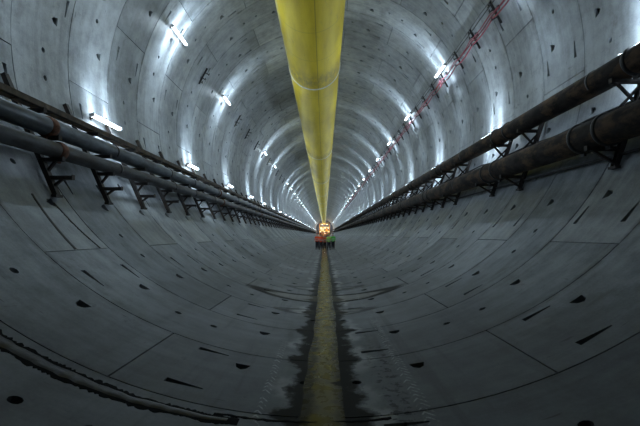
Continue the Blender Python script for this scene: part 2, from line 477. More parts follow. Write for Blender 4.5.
PAT = {(0, 1): seg_pattern(SEG), (1, 1): seg_pattern(KEY), (0, 0): seg_pattern(SEG, False), (1, 0): seg_pattern(KEY, False)}
K0, K1 = -9, 168
DEPTH = 0.09
class Lining:
    def __init__(s): s.v = []; s.f = []; s.uv = []; s.t = []; s.sm = []
parts = {n: Lining() for n in ('floor', 'wall_left', 'wall_right', 'ceiling')}
rnd = random.Random(3)
for k in range(K0, K1):
    y0 = ring_y(k)
    for (a0, a1) in ring_segments(k):
        mid = ((a0 + a1) / 2 + 180) % 360 - 180
        if -137 <= mid <= -43: P_ = parts['floor']
        elif mid < -137 or mid > 137: P_ = parts['wall_left']
        elif mid < 43: P_ = parts['wall_right']
        else: P_ = parts['ceiling']
        key = 1 if (a1 - a0) < 30 else 0
        pts, tris, be = PAT[(key, 1 if k < 70 else 0)]
        tone = rnd.uniform(0.15, 0.85)
        dr = rnd.uniform(-0.004, 0.004)          # a few millimetres of lipping between segments
        if P_ is parts['floor']: dr *= 0.1
        b = len(P_.v)
        us = []
        for (x, yy) in pts:
            an = a0 + math.degrees(x / R)
            P_.v.append(cyl(an, R + dr, y0 + yy))
            ua = ((an + 90 + 180) % 360 - 180)
            mm = ((mid + 90 + 180) % 360 - 180)
            if ua - mm > 180: ua -= 360
            if ua - mm < -180: ua += 360
            us.append((RAD(ua) * R, y0 + yy))
        for t in tris:
            P_.f.append([b + i for i in t]); P_.uv.extend(us[i] for i in t); P_.t.append(tone); P_.sm.append(True)
        if k < 110:
            for (p, q) in be:
                c = len(P_.v)
                for i, r_ in ((p, R + dr), (q, R + dr), (q, R + DEPTH), (p, R + DEPTH)):
                    an = a0 + math.degrees(pts[i][0] / R)
                    P_.v.append(cyl(an, r_, y0 + pts[i][1]))
                P_.f.append([c + 3, c + 2, c + 1, c]); P_.uv.extend((us[p], us[q], us[q], us[p])); P_.t.append(tone * 0.6); P_.sm.append(False)
for n, P_ in parts.items():
    me = bpy.data.meshes.new(n)
    me.from_pydata([tuple(p) for p in P_.v], [], P_.f)
    me.polygons.foreach_set('use_smooth', P_.sm)
    uvl = me.uv_layers.new(name='lining')
    uvl.data.foreach_set('uv', [c for p in P_.uv for c in p])
    ta = me.attributes.new('tone', 'FLOAT', 'FACE'); ta.data.foreach_set('value', P_.t)
    me.materials.append(M['floor' if n == 'floor' else 'wall'])
    o = bpy.data.objects.new(n, me); COL.objects.link(o); o['kind'] = 'structure'
# mortar shell behind the segments (seen in joints and bolt pockets)
mb = MB()
prof = [(R + DEPTH - 0.008, y) for y in [ring_y(K0) + i * (ring_y(K1) - ring_y(K0)) / 40 for i in range(41)]]
mb.lathe_y((0, 0, R), prof, 180)
o = mb.build('trim_1', M['mortar']); o['kind'] = 'structure'
# bulkhead far behind the machine and another behind the camera
mb = MB(); mb.lathe_y((0, 0, R), [(0.01, ring_y(K1)), (R + 0.3, ring_y(K1)), (R + 0.3, ring_y(K1) + 0.3), (0.01, ring_y(K1) + 0.3)], 64)
o = mb.build('wall_far', M['bulkhead']); o['kind'] = 'structure'
mb = MB(); mb.lathe_y((0, 0, R), [(0.01, ring_y(K0)), (R + 0.3, ring_y(K0)), (R + 0.3, ring_y(K0) - 0.3), (0.01, ring_y(K0) - 0.3)], 64)
o = mb.build('wall_rear', M['steel_dark']); o['kind'] = 'structure'

# ------------------------------------------------------------------ stream in the invert
mb = MB(); rr = random.Random(11)
ys = [-6 + i * 0.35 for i in range(170)] + [54 + i * 6 for i in range(40)]
wl = wr = 0.22
for y in ys:
    wl = min(0.28, max(0.20, wl + rr.uniform(-0.025, 0.025))); wr = min(0.29, max(0.21, wr + rr.uniform(-0.025, 0.025)))
    for x, z_ in ((-wl, 0.0062), (-wl * 0.6, 0.0062), (0.02, 0.0062), (wr * 0.6, 0.0062), (wr, 0.0062)):
        mb.v.append(Vector((x, y, z_)))
for i in range(len(ys) - 1):
    for j in range(4):
        mb.f.append([i * 5 + j, i * 5 + j + 1, i * 5 + j + 6, i * 5 + j + 5]); mb.sm.append(True)
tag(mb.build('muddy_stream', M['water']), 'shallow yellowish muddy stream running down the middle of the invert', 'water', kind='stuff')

# ------------------------------------------------------------------ ventilation duct
DC = (-0.557, 11.28); DR = 1.39
duct = empty('ventilation_duct', (DC[0], 0, DC[1]))
tag(duct, 'huge yellow fabric ventilation duct hung under the tunnel crown', 'duct')
me = bpy.data.meshes.new('duct_skin'); V = []; F = []; UV = []
dy = [-14 + i * 1.25 for i in range(90)] + [98.5 + 5 * i for i in range(38)]
n = 72
for i, y in enumerate(dy):
    ph = (y / 2.5) % 1.0
    bulge = 0.012 * sin(pi * ph) ** 0.5 if y < 100 else 0
    for k in range(n):
        a = 2 * pi * k / n
        V.append(((DR + bulge) * cos(a), y, (DR + bulge) * sin(a)))
for i in range(len(dy) - 1):
    for k in range(n):
        l = (k + 1) % n
        F.append((i * n + k, i * n + l, (i + 1) * n + l, (i + 1) * n + k))
        UV += [(k * 360 / n, dy[i]), ((k + 1) * 360 / n, dy[i]), ((k + 1) * 360 / n, dy[i + 1]), (k * 360 / n, dy[i + 1])]
me.from_pydata(V, [], F); me.polygons.foreach_set('use_smooth', [True] * len(F))
uvl = me.uv_layers.new(name='duct'); uvl.data.foreach_set('uv', [c for p in UV for c in p])
me.materials.append(M['duct'])
o = bpy.data.objects.new('duct_skin', me); COL.objects.link(o); o.parent = duct
band = None
for i in range(-1, 14):
    y = 21.0 + 20 * i
    if band is None:
        mb = MB(); mb.lathe_y((0, 0, 0), [(DR + 0.002, -0.07), (DR + 0.035, -0.05), (DR + 0.035, 0.05), (DR + 0.002, 0.07)], 72)
        band = mb.build('coupling_band', M['duct_band'], duct); band.location = (0, y, 0)
    else:
        b = band.copy(); COL.objects.link(b); b.parent = duct; b.location = (0, y, 0)
# suspension: two wires along the shoulders and short hanger links to the crown
for s, a in ((-1, 125), (1, 55)):
    p = Vector((DR * cos(RAD(a)), 0, DR * sin(RAD(a)))) * 1.01
    mb = MB(); mb.tube([(p.x, -14, p.z), (p.x, 140, p.z), (p.x, 282, p.z)], 0.012, 6)
    mb.build('suspension_wire', M['black'], duct)
    for i in range(-2, 28):
        y = ring_y(i * 2) + 0.9
        top = Vector((p.x + DC[0] + s * 0.15, 0, 0)); zt = R + math.sqrt((R) ** 2 - top.x ** 2) - DC[1]
        mb = MB(); mb.tube([(p.x, y, p.z), (top.x - DC[0], y, zt)], 0.010, 6)
        mb.build('hanger_link', M['black'], duct)

# ------------------------------------------------------------------ tube lamps
def make_lamp():
    """local frame: y along the tunnel, z away from the wall; origin on the wall"""
    r_ = empty('batten_light')
    for s in (-0.5, 0.5):
        mb = MB()
        mb.bar((0, s, -0.0), (0, s, 0.105), 0.03, 0.03, (1, 0, 0)); mb.box((0, s, 0.006), 0.10, 0.06, 0.012)
        mb.build('bracket', M['steel_dark'], r_)
    mb = MB()   # shallow trapezoid back tray
    P2 = [(-0.012, 0.10), (0.012, 0.10), (0.016, 0.115), (-0.016, 0.115)]
    for y in (-0.70, 0.70):
        for (x, z) in P2: mb.v.append(Vector((x, y, z)))
    for i in range(4):
        j = (i + 1) % 4; mb.f.append([i, j, 4 + j, 4 + i]); mb.sm.append(False)
    mb.f += [[0, 1, 2, 3], [7, 6, 5, 4]]; mb.sm += [False, False]
    mb.build('housing', M['white_plastic'], r_)
    mb = MB()   # rounded prismatic diffuser
    pr = [(-0.024, 0.1155), (-0.04, 0.13), (-0.042, 0.205), (-0.024, 0.225), (0.0, 0.230), (0.024, 0.225), (0.042, 0.205), (0.04, 0.13), (0.024, 0.1155)]
    for y in (-0.68, 0.68):
        for (x, z) in pr: mb.v.append(Vector((x, y, z)))
    q = len(pr)
    for i in range(q):
        j = (i + 1) % q; mb.f.append([i, j, q + j, q + i]); mb.sm.append(False)
    mb.f += [list(range(q)), list(reversed(range(q, 2 * q)))]; mb.sm += [False, False]
    mb.build('diffuser', M['tube'], r_)
    for s in (-1, 1):
        mb = MB(); mb.box((0, s * 0.705, 0.175), 0.09, 0.045, 0.13); mb.build('end_cap', M['white_plastic'], r_)
    return r_
def row_light(name, ang):
    """unseen point source added in front of a batten, profile shaped for the wall arcs: throws its light in the plane across the tunnel, mostly sideways along the wall"""
    d = bpy.data.lights.new(name, 'POINT'); d.energy = WATT; d.shadow_soft_size = 0.06; d.color = (0.70, 0.865, 1.0)
    d.use_nodes = True; nt = d.node_tree; g = G(nt)
    em = [n_ for n_ in nt.nodes if n_.type == 'EMISSION'][0]
    inc = g.n('ShaderNodeNewGeometry').outputs['Incoming']
    sp = g.n('ShaderNodeSeparateXYZ'); g.put(sp.inputs[0], inc)
    dt = g.n('ShaderNodeVectorMath', operation='DOT_PRODUCT'); g.put(dt.inputs[0], inc)
    dt.inputs[1].default_value = (-sin(RAD(ang)), 0, cos(RAD(ang)))
    a = g.m('POWER', g.m('DIVIDE', g.m('ABSOLUTE', sp.outputs[1]), 0.30), 2.0)
    ax = g.m('ADD', g.m('MULTIPLY', g.m('EXPONENT', g.m('MULTIPLY', a, -1.0)), 1.25), 0.34)
    tt = g.m('ADD', g.m('MULTIPLY', g.m('POWER', g.m('ABSOLUTE', dt.outputs['Value']), 2.0), 0.75), 0.62)
    dn = g.n('ShaderNodeVectorMath', operation='DOT_PRODUCT'); g.put(dn.inputs[0], inc)
    dn.inputs[1].default_value = (-cos(RAD(ang)), 0, -sin(RAD(ang)))
    g.put(em.inputs['Strength'], g.m('MULTIPLY', g.m('MULTIPLY', ax, tt), g.mr(dn.outputs['Value'], -0.75, -0.05, 0.38, 1.1)))
    return d
lamp0 = make_lamp(); lt = tree(lamp0); first = True
ROWS = [('left', 'just above the left pipes', -166.9, 5.68, -2, ()),
        ('upper_left', 'in the upper row left of the yellow duct', 151.5, 7.72, -2, (15.72, 27.72)),
        ('upper_right', 'in the upper row by the red cables', 29.8, 5.75, -2, ()),
        ('right', 'just above the right pipes', -7.7, 7.8, -2, ())]
for (rn, txt, ang, k0, i0, skip) in ROWS:
    cnt = 0; ld = row_light('shaped_source', ang)
    for i in range(i0, 40):
        k = k0 + 4 * i
        if k > 163 or k < 3.5: continue        # the rows are not yet lit back to the camera
        if any(abs(k - s_) < 0.3 for s_ in skip): continue
        p = cyl(ang, R - 0.004, ring_y(k))
        if first: o = lamp0; o.location = p; first = False
        else: o = copy_tree(lamp0, lt, p)
        o.rotation_euler = (0, -RAD(ang) - pi / 2, 0)     # local z towards the axis
        for sy in (-0.36, 0.36):
            lo = bpy.data.objects.new('light_source', ld); COL.objects.link(lo); lo.parent = o; lo.location = (0, sy, 0.35)  # unseen point lights, added in front of the diffuser
        vis = {'left': 10, 'upper_left': 13, 'upper_right': 17, 'right': 13}[rn] < ring_y(k)
        if vis:
            cnt += 1
            if cnt <= 24: lab = 'lit batten light %s, %s from the camera' % (txt, ORD[cnt - 1])
            else: lab = 'tiny far batten light %s' % txt
        else: lab = 'batten light %s, beside the camera' % txt
        tag(o, lab, 'light', 'batten lights ' + txt)

# ------------------------------------------------------------------ pipes and trays, left
PA = (-5.36, 3.98, 0.175); PB = (-5.25, 3.54, 0.155)
PU = (5.81, 5.134, 0.255); PL = (5.30, 3.86, 0.290)
def pipeline(name, spec, mat, label, couplings, straps, cmat, y0=-14, y1=288, slv=0.0, band_pairs=()):
    x, z, r_ = spec
    root = empty(name, (x, 0, z)); tag(root, label, 'pipe')
    mb = MB(); ysx = [y0, 20, 60, 140, y1]
    mb.lathe_y((0, 0, 0), [(r_ - 0.03, y0 + 0.01)] + [(r_, y) for y in ysx] + [(r_ - 0.03, y1)], 36)
    mb.build('pipe_run', mat, root)
    c0 = None
    if slv: couplings = [y + e for y in couplings for e in (-slv, slv)]
    for y in couplings:
        if c0 is None:
            mb = MB()
            if slv:    # one grooved clamp ring; a coupling has two of them
                mb.lathe_y((0, 0, 0), [(r_ - 0.01, -0.045), (r_ + 0.022, -0.04), (r_ + 0.034, -0.012), (r_ + 0.034, 0.012), (r_ + 0.022, 0.04), (r_ - 0.01, 0.045)], 36)
            else:
                mb.lathe_y((0, 0, 0), [(r_ - 0.01, -0.09), (r_ + 0.018, -0.085), (r_ + 0.03, -0.03), (r_ + 0.03, 0.03), (r_ + 0.018, 0.085), (r_ - 0.01, 0.09)], 36)
            mb.box((0.0, 0, -(r_ + 0.05)), 0.05, 0.12, 0.06)
            c0 = mb.build('coupling', cmat, root); c0.location = (0, y, 0)
        else:
            c = c0.copy(); COL.objects.link(c); c.parent = root; c.location = (0, y, 0)
    s0 = None
    for y in straps:
        if s0 is None:
            mb = MB(); mb.lathe_y((0, 0, 0), [(r_ - 0.005, -0.03), (r_ + 0.014, -0.03), (r_ + 0.014, 0.03), (r_ - 0.005, 0.03)], 28, -40, 220)
            s0 = mb.build('strap', M['black'], root); s0.location = (0, y, 0)
        else:
            c = s0.copy(); COL.objects.link(c); c.parent = root; c.location = (0, y, 0)
    return root
pipeline('water_pipe', PA, M['pipe_grey'], 'pale grey service pipe, upper of the two on the left brackets',
         [7.36, 19.4, 31.4, 43.4, 55.4, 67.4], [1.98, 9.65, 13.1, 15.5, 19.0, 23.4, 27.0, 30.6, 36.1, 41.4, 50, 59], M['rust'])
pipeline('water_pipe', PB, M['pipe_worn'], 'worn grey service pipe, lower of the two on the left brackets',
         [7.52, 19.7, 31.7, 43.7, 55.7, 67.7], [1.98, 9.66, 13.3, 15.4, 18.1, 25.2, 28.8, 34.2, 39.6, 48, 57], M['rust'])
pipeline('slurry_pipe', PU, M['pipe_rust'], 'dark rusty slurry pipe, upper of the two on the right brackets',
         [0.5, 6.72, 12.45, 19.0, 25.3, 31.6, 37.9, 44.2, 50.5, 56.8, 63.1, 69.4, 75.7, 82], [8.15, 15.9, 22.3], M['black'], slv=0.42)
pipeline('slurry_pipe', PL, M['pipe_rust'], 'thick dark slurry pipe, lower of the two on the right brackets',
         [1.0, 7.58, 12.1, 19.5, 26.0, 33.0, 39.5, 46.0, 52.5, 59.0, 65.5, 72, 78.5, 85], [15.2, 23.4], M['black'], slv=0.36)

# cable tray on the left
tray = empty('cable_tray', (-5.58, 0, 4.40)); tag(tray, 'narrow brown cable tray running above the two left pipes', 'tray')
for s in (-1, 1):
    mb = MB(); mb.box((s * 0.12, 137, 0.01), 0.015, 302, 0.11); mb.box((s * 0.11, 137, -0.04), 0.03, 302, 0.012)
    mb.build('side_rail', M['tray'], tray)
rung = None
for i in range(100):
    y = -8 + i * 0.45
    if rung is None:
        mb = MB(); mb.box((0, 0, -0.03), 0.23, 0.05, 0.02); rung = mb.build('rung', M['tray'], tray); rung.location = (0, y, 0)
    else:
        c = rung.copy(); COL.objects.link(c); c.parent = tray; c.location = (0, y, 0)
rc = random.Random(5)
def run_cable(name, x, z, r_, mat, label, y0=-14, y1=288, wob=0.02, group=None, step=1.2, sag=None, cat='cable'):
    pts = []; y = y0
    while y < (100 if y1 > 100 else y1):
        if sag:
            t = ((y / L - PH - 0.8) % 1.0); dz = -sag * 4 * t * (1 - t) * rc.uniform(0.7, 1.2)
        else: dz = 0
        pts.append((x + rc.uniform(-wob, wob), y, z + rc.uniform(-wob, wob) * 0.6 + dz)); y += step
    if y1 > 100: pts += [(x, q, z - (sag or 0) * 0.4) for q in (100, 150, 220, y1)]
    mb = MB(); mb.tube(pts, r_, 8)
    return tag(mb.build(name, mat), label, cat, group)
run_cable('power_cable', -5.63, 4.425, 0.035, M['black'], 'black power cable lying in the left tray, on its wall side', wob=0.008)
run_cable('power_cable', -5.53, 4.42, 0.03, M['grey_cable'], 'grey power cable lying in the left tray, on its open side', wob=0.008)
# thin conduit on the wall side
run_cable('conduit', -5.86, 4.18, 0.022, M['black'], 'thin black conduit behind the upper left pipe', wob=0.0)
run_cable('conduit', -5.60, 3.70, 0.020, M['black'], 'thin black conduit behind the lower left pipe', wob=0.0)

# ------------------------------------------------------------------ wall brackets
def bracket_parts(side):
    """world cross-section coordinates at y = 0"""
    out = []
    if side == 'left':
        p0, p1 = cyl(-143.1, 6.43), cyl(-166.9, 6.44)
        def px(z): return p0.x + (z - p0.z) * (p1.x - p0.x) / (p1.z - p0.z)
        arms = [(3.03, -4.84), (PB[1] - PB[2], -5.04), (PA[1] - PA[2], -5.13), (4.35, -5.44)]
        braces = [((px(2.82), 2.82), (-5.02, 2.98)), ((px(3.10), 3.10), (-5.18, PB[1] - PB[2] - 0.05)), ((px(3.60), 3.60), (-5.45, PA[1] - PA[2] - 0.04))]
    else:
        p0, p1 = cyl(-31.2, 6.43), cyl(-9.0, 6.44)
        def px(z): return p0.x + (z - p0.z) * (p1.x - p0.x) / (p1.z - p0.z)
        arms = [(PL[1] - PL[2], 4.98), (PU[1] - PU[2], 5.50)]
        braces = [((px(3.24), 3.24), (5.06, PL[1] - PL[2] - 0.04)), ((px(4.42), 4.42), (5.58, PU[1] - PU[2] - 0.04)),
                  ((px(4.80), 4.80), (5.62, 4.30))]
    post = MB(); post.channel(p0, p1, 0.11, 0.09, 0.014); post.box(p0 + Vector((0, 0, 0)), 0.10, 0.2, 0.05)
    out.append(('post', post))
    for z, xt in arms:
        a = MB(); a.channel((px(z - 0.04), 0, z - 0.04), (xt, 0, z - 0.04), 0.09, 0.075, 0.012, (0, 1, 0))
        a.box((xt, 0, z - 0.03), 0.012, 0.09, 0.09)
        out.append(('arm', a))
    for (q0, q1) in braces:
        a = MB(); a.bar((q0[0], 0, q0[1]), (q1[0], 0, q1[1]), 0.045, 0.05)
        out.append(('brace', a))
    return p0, out
def make_brackets(side, ks, txt):
    p0, prts = bracket_parts(side)
    root = empty('pipe_bracket', p0)
    for nm, mb in prts: mb.build(nm, M['steel_dark'], root, origin=p0)
    tr = tree(root)
    allmb = MB()
    for nm, mb in prts:
        b = len(allmb.v); allmb.v += mb.v; allmb.f += [[b + i for i in f] for f in mb.f]; allmb.sm += mb.sm
    far = None; used = False; c = 0
    for k in ks:
        y = ring_y(k)
        loc = Vector((p0.x, y, p0.z))
        if y < 46:
            if not used: o = root; o.location = loc; used = True
            else: o = copy_tree(root, tr, loc)
        else:
            if far is None: far = allmb.build('pipe_bracket', M['steel_dark'], origin=p0); o = far; o.location = loc
            else: o = far.copy(); COL.objects.link(o); o.location = loc
        if y > 7: c += 1
        if y < 7: lab = 'dark steel bracket on the %s wall, beside the camera' % side
        elif c <= 24: lab = 'dark steel bracket %s, %s in sight from the camera' % (txt, ORD[c - 1])
        elif y < 47: lab = 'small dark steel bracket %s, nearer than the workers' % txt
        else: lab = 'tiny far dark steel bracket %s, past the workers' % txt
        tag(o, lab, 'bracket', 'steel brackets ' + txt)
kl = [k + 0.8 for k in range(-6, 125)]
make_brackets('left', kl, 'holding the two left pipes')
kr = [k + 0.8 for k in range(-6, 125) if k not in (4, 7, 0)]
make_brackets('right', kr, 'holding the two right pipes')
# loose cables between the right pipes
run_cable('power_cable', 6.0, 4.55, 0.03, M['black'], 'black cable drooping between the right pipes, close to the wall', wob=0.03, sag=0.10)
run_cable('power_cable', 5.84, 4.25, 0.025, M['grey_cable'], 'grey cable drooping between the right pipes, lower one', wob=0.03, sag=0.06)
run_cable('conduit', 5.62, 3.42, 0.03, M['black'], 'black conduit under the lower right pipe', wob=0.0)

# ------------------------------------------------------------------ cable hangers and red cables, upper right
def make_hanger(ang, side):
    """strut curved with the wall and two hooked pegs; root on the wall"""
    c = cyl(ang, R); rad = (cyl(ang, R - 1) - c).normalized(); tan = Vector((-sin(RAD(ang)), 0, cos(RAD(ang))))
    root = empty('cable_hanger', c)
    mb = MB(); mb.channel(c + rad * 0.045 - tan * 0.42, c + rad * 0.045 + tan * 0.42, 0.05, 0.06, 0.01)
    mb.build('strut', M['black'], root, origin=c)
    for t, ln in ((-0.18, 0.28), (0.10, 0.22), (0.30, 0.16)):
        mb = MB(); q = c + tan * t
        mb.bar(q + rad * 0.05, q + rad * ln, 0.03, 0.03); mb.bar(q + rad * ln, q + rad * ln + Vector((0, 0, 0.08)), 0.025, 0.025)
        mb.bar(q + rad * ln * 0.8 - Vector((0, 0.12, 0)), q + rad * ln * 0.8 + Vector((0, 0.12, 0)), 0.02, 0.02, (0, 0, 1))
        mb.build('hook', M['black'], root, origin=c)
    return root, c
hr, c = make_hanger(26.6, 1); ht = tree(hr); used = False; cn = 0
for k in range(-2, 60):
    y = ring_y(k + 0.8) + (0.0 if k != 9 else 0.3)
    if not used: o = hr; used = True
    else: o = copy_tree(hr, ht, c)
    o.location = (c.x, y, c.z)
    if y > 12: cn += 1
    if y <= 12: lab = 'black cable hanger of the red cables, beside or above the camera'
    elif cn <= 24: lab = 'black cable hanger carrying the red cables, %s from the camera' % ORD[cn - 1]
    else: lab = 'small far black cable hanger carrying the red cables'
    tag(o, lab, 'hanger', 'hangers of the red cables')
def wall_cable(name, ang, off, r_, mat, label, sag, seed, y0=-14, y1=110, group=None):
    q = random.Random(seed); pts = []; per = []
    k = int((y0 / L)) - 1
    while ring_y(k + 0.8) < y1:
        ya = ring_y(k + 0.8); sg = sag * q.uniform(0.4, 1.6)
        for t in (0, 0.2, 0.4, 0.6, 0.8):
            c_ = cyl(ang, R - off, ya + t * L)
            pts.append((c_.x - 0.02 * sin(pi * t), c_.y, c_.z - sg * 4 * t * (1 - t) + q.uniform(-0.012, 0.012)))
        k += 1
    mb = MB(); mb.tube(pts, r_, 8)
    return tag(mb.build(name, mat), label, 'cable', group)
wall_cable('red_cable', 25.2, 0.24, 0.026, M['red'], 'thick red cable sagging between hangers, lowest of the red ones', 0.11, 1)
wall_cable('red_cable', 26.2, 0.20, 0.022, M['red'], 'red cable sagging between hangers, middle one of the bundle', 0.07, 2)
wall_cable('red_cable', 26.7, 0.26, 0.018, M['red'], 'thin red cable looping from hanger to hanger, topmost of the bundle', 0.13, 3)
wall_cable('black_cable', 28.8, 0.16, 0.016, M['black'], 'thin black wire just above the red cables', 0.03, 4)
wall_cable('black_cable', 30.0, 0.10, 0.014, M['grey_cable'], 'thin grey wire above the black wire and red cables', 0.02, 5)
# upper left: bare hangers
hl, c = make_hanger(153.2, -1); ht = tree(hl); used = False; cn = 0
for k in (5.9, 9.7, 13.75, 15.6, 17.7, 19.75, 21.7, 23.8, 25.7, 27.8, 29.7, 31.8, 33.7, 35.8, 37.7, 39.8, 43, 47, 51, 55):
    y = ring_y(k)
    if not used: o = hl; used = True
    else: o = copy_tree(hl, ht, c)
    o.location = (c.x, y, c.z)
    cn += 1
    lab = 'bare black cable hanger near the upper left lights, %s from the camera' % ORD[cn - 1] if cn <= 24 else 'small far bare cable hanger near the upper left lights'
    tag(o, lab, 'hanger', 'bare hangers on the upper left')

# ------------------------------------------------------------------ strips on the lining
def arc_strip(name, a0, a1, y_f, wfun, hfun, mat, label, cat, n=60, m=6):
    """low lumpy bead following the lining between two angles"""
    V = []; F = []
    for i in range(n + 1):
        t = i / n; a = a0 + (a1 - a0) * t
        wl_, wr_ = wfun(t); h = hfun(t); yc = y_f(t)
        for j in range(m + 1):
            s = j / m
            hh = h * (sin(pi * s) ** 0.6 if 0 < j < m else 0) - (0.004 if j in (0, m) else 0)
            V.append(cyl(a, R - hh, yc - wl_ + (wl_ + wr_) * s))
    mb = MB(); mb.v = V
    for i in range(n):
        for j in range(m):
            b = i * (m + 1) + j; mb.f.append([b, b + 1, b + m + 2, b + m + 1]); mb.sm.append(True)
    o = mb.build(name, mat)
    return tag(o, label, cat) if label else o
q = random.Random(21); jit = [q.uniform(-1, 1) for _ in range(400)]
def nz(t, o_, fr=40):
    x = t * fr; i = int(x); f_ = x - i; return jit[(i + o_) % 400] * (1 - f_) + jit[(i + 1 + o_) % 400] * f_
jr = empty('joint_hose', cyl(-112, R, ring_y(1.84)))
tag(jr, 'wet black hose-like seal with ragged tar edges beside the nearest floor joint', 'sealing strip')
yj = lambda t: ring_y(1.84) + 0.07 * t + 0.015 * nz(t, 0, 14)
a_ = arc_strip('tar_smear', -128, -97.5, yj,
          lambda t: ((0.165 + 0.06 * abs(nz(t, 9, 70))) * (1 - 0.45 * t ** 2), (0.15 + 0.065 * abs(nz(t, 90, 90))) * (1 - 0.45 * t ** 2)),
          lambda t: 0.005, M['tar'], None, None, 260)
b_ = arc_strip('seal_bead', -128, -98.5, yj,
          lambda t: ((0.105 + 0.015 * nz(t, 9)) * (1 - 0.6 * t ** 2), (0.095 + 0.018 * nz(t, 90)) * (1 - 0.6 * t ** 2)),
          lambda t: (0.018 + 0.006 * nz(t, 55)) * (1 - 0.5 * t ** 2), M['seal'], None, None, 140)
for q_ in (a_, b_): q_.parent = jr; q_.matrix_parent_inverse = Matrix.Translation(-jr.location)
arc_strip('joint_hose', -99.9, -84, lambda t: ring_y(1.93) + 0.05 * t + 0.01 * nz(t, 30, 20),
          lambda t: (0.03 + 0.014 * nz(t, 19), 0.03 + 0.012 * nz(t, 190)),
          lambda t: 0.006, M['tar'], 'thin smear of black sealant along the nearest floor joint, crossing the stream', 'sealing strip', 80)
arc_strip('rubber_strip', -143.4, -131.6, lambda t: ring_y(3.50 - 0.06 * t), lambda t: (0.03 * (1 + t * 0.5), 0.03),
          lambda t: 0.012, M['black'], 'long dark rubber strip on the left wall under the first bracket, nearer one', 'strip', 40)
arc_strip('rubber_strip', -142.0, -131.6, lambda t: ring_y(3.74 + 0.10 * t), lambda t: (0.02 + 0.01 * nz(t, 4), 0.025),
          lambda t: 0.012, M['black'], 'long dark rubber strip on the left wall under the first bracket, farther one', 'strip', 40)

# ------------------------------------------------------------------ workers
def skin_mesh(name, verts, edges, rads, root, sub=1):
    me = bpy.data.meshes.new(name); me.from_pydata(verts, edges, [])
    o = bpy.data.objects.new(name, me); COL.objects.link(o)
    md = o.modifiers.new('skin', 'SKIN')
    try: me.skin_vertices[0]
    except Exception:
        bpy.context.view_layer.objects.active = o; bpy.ops.mesh.customdata_skin_add()
    sv = me.skin_vertices[0].data
    for i, r_ in enumerate(rads): sv[i].radius = (r_, r_) if not isinstance(r_, tuple) else r_
    for i in root: sv[i].use_root = True
    md.use_smooth_shade = True
    if sub:
        sb = o.modifiers.new('sub', 'SUBSURF'); sb.levels = sub; sb.render_levels = sub
    dg = bpy.context.evaluated_depsgraph_get()
    ev = bpy.data.meshes.new_from_object(o.evaluated_get(dg))
    bpy.data.objects.remove(o); bpy.data.meshes.remove(me)
    out = bpy.data.objects.new(name, ev); ev.name = name; COL.objects.link(out)
    return out
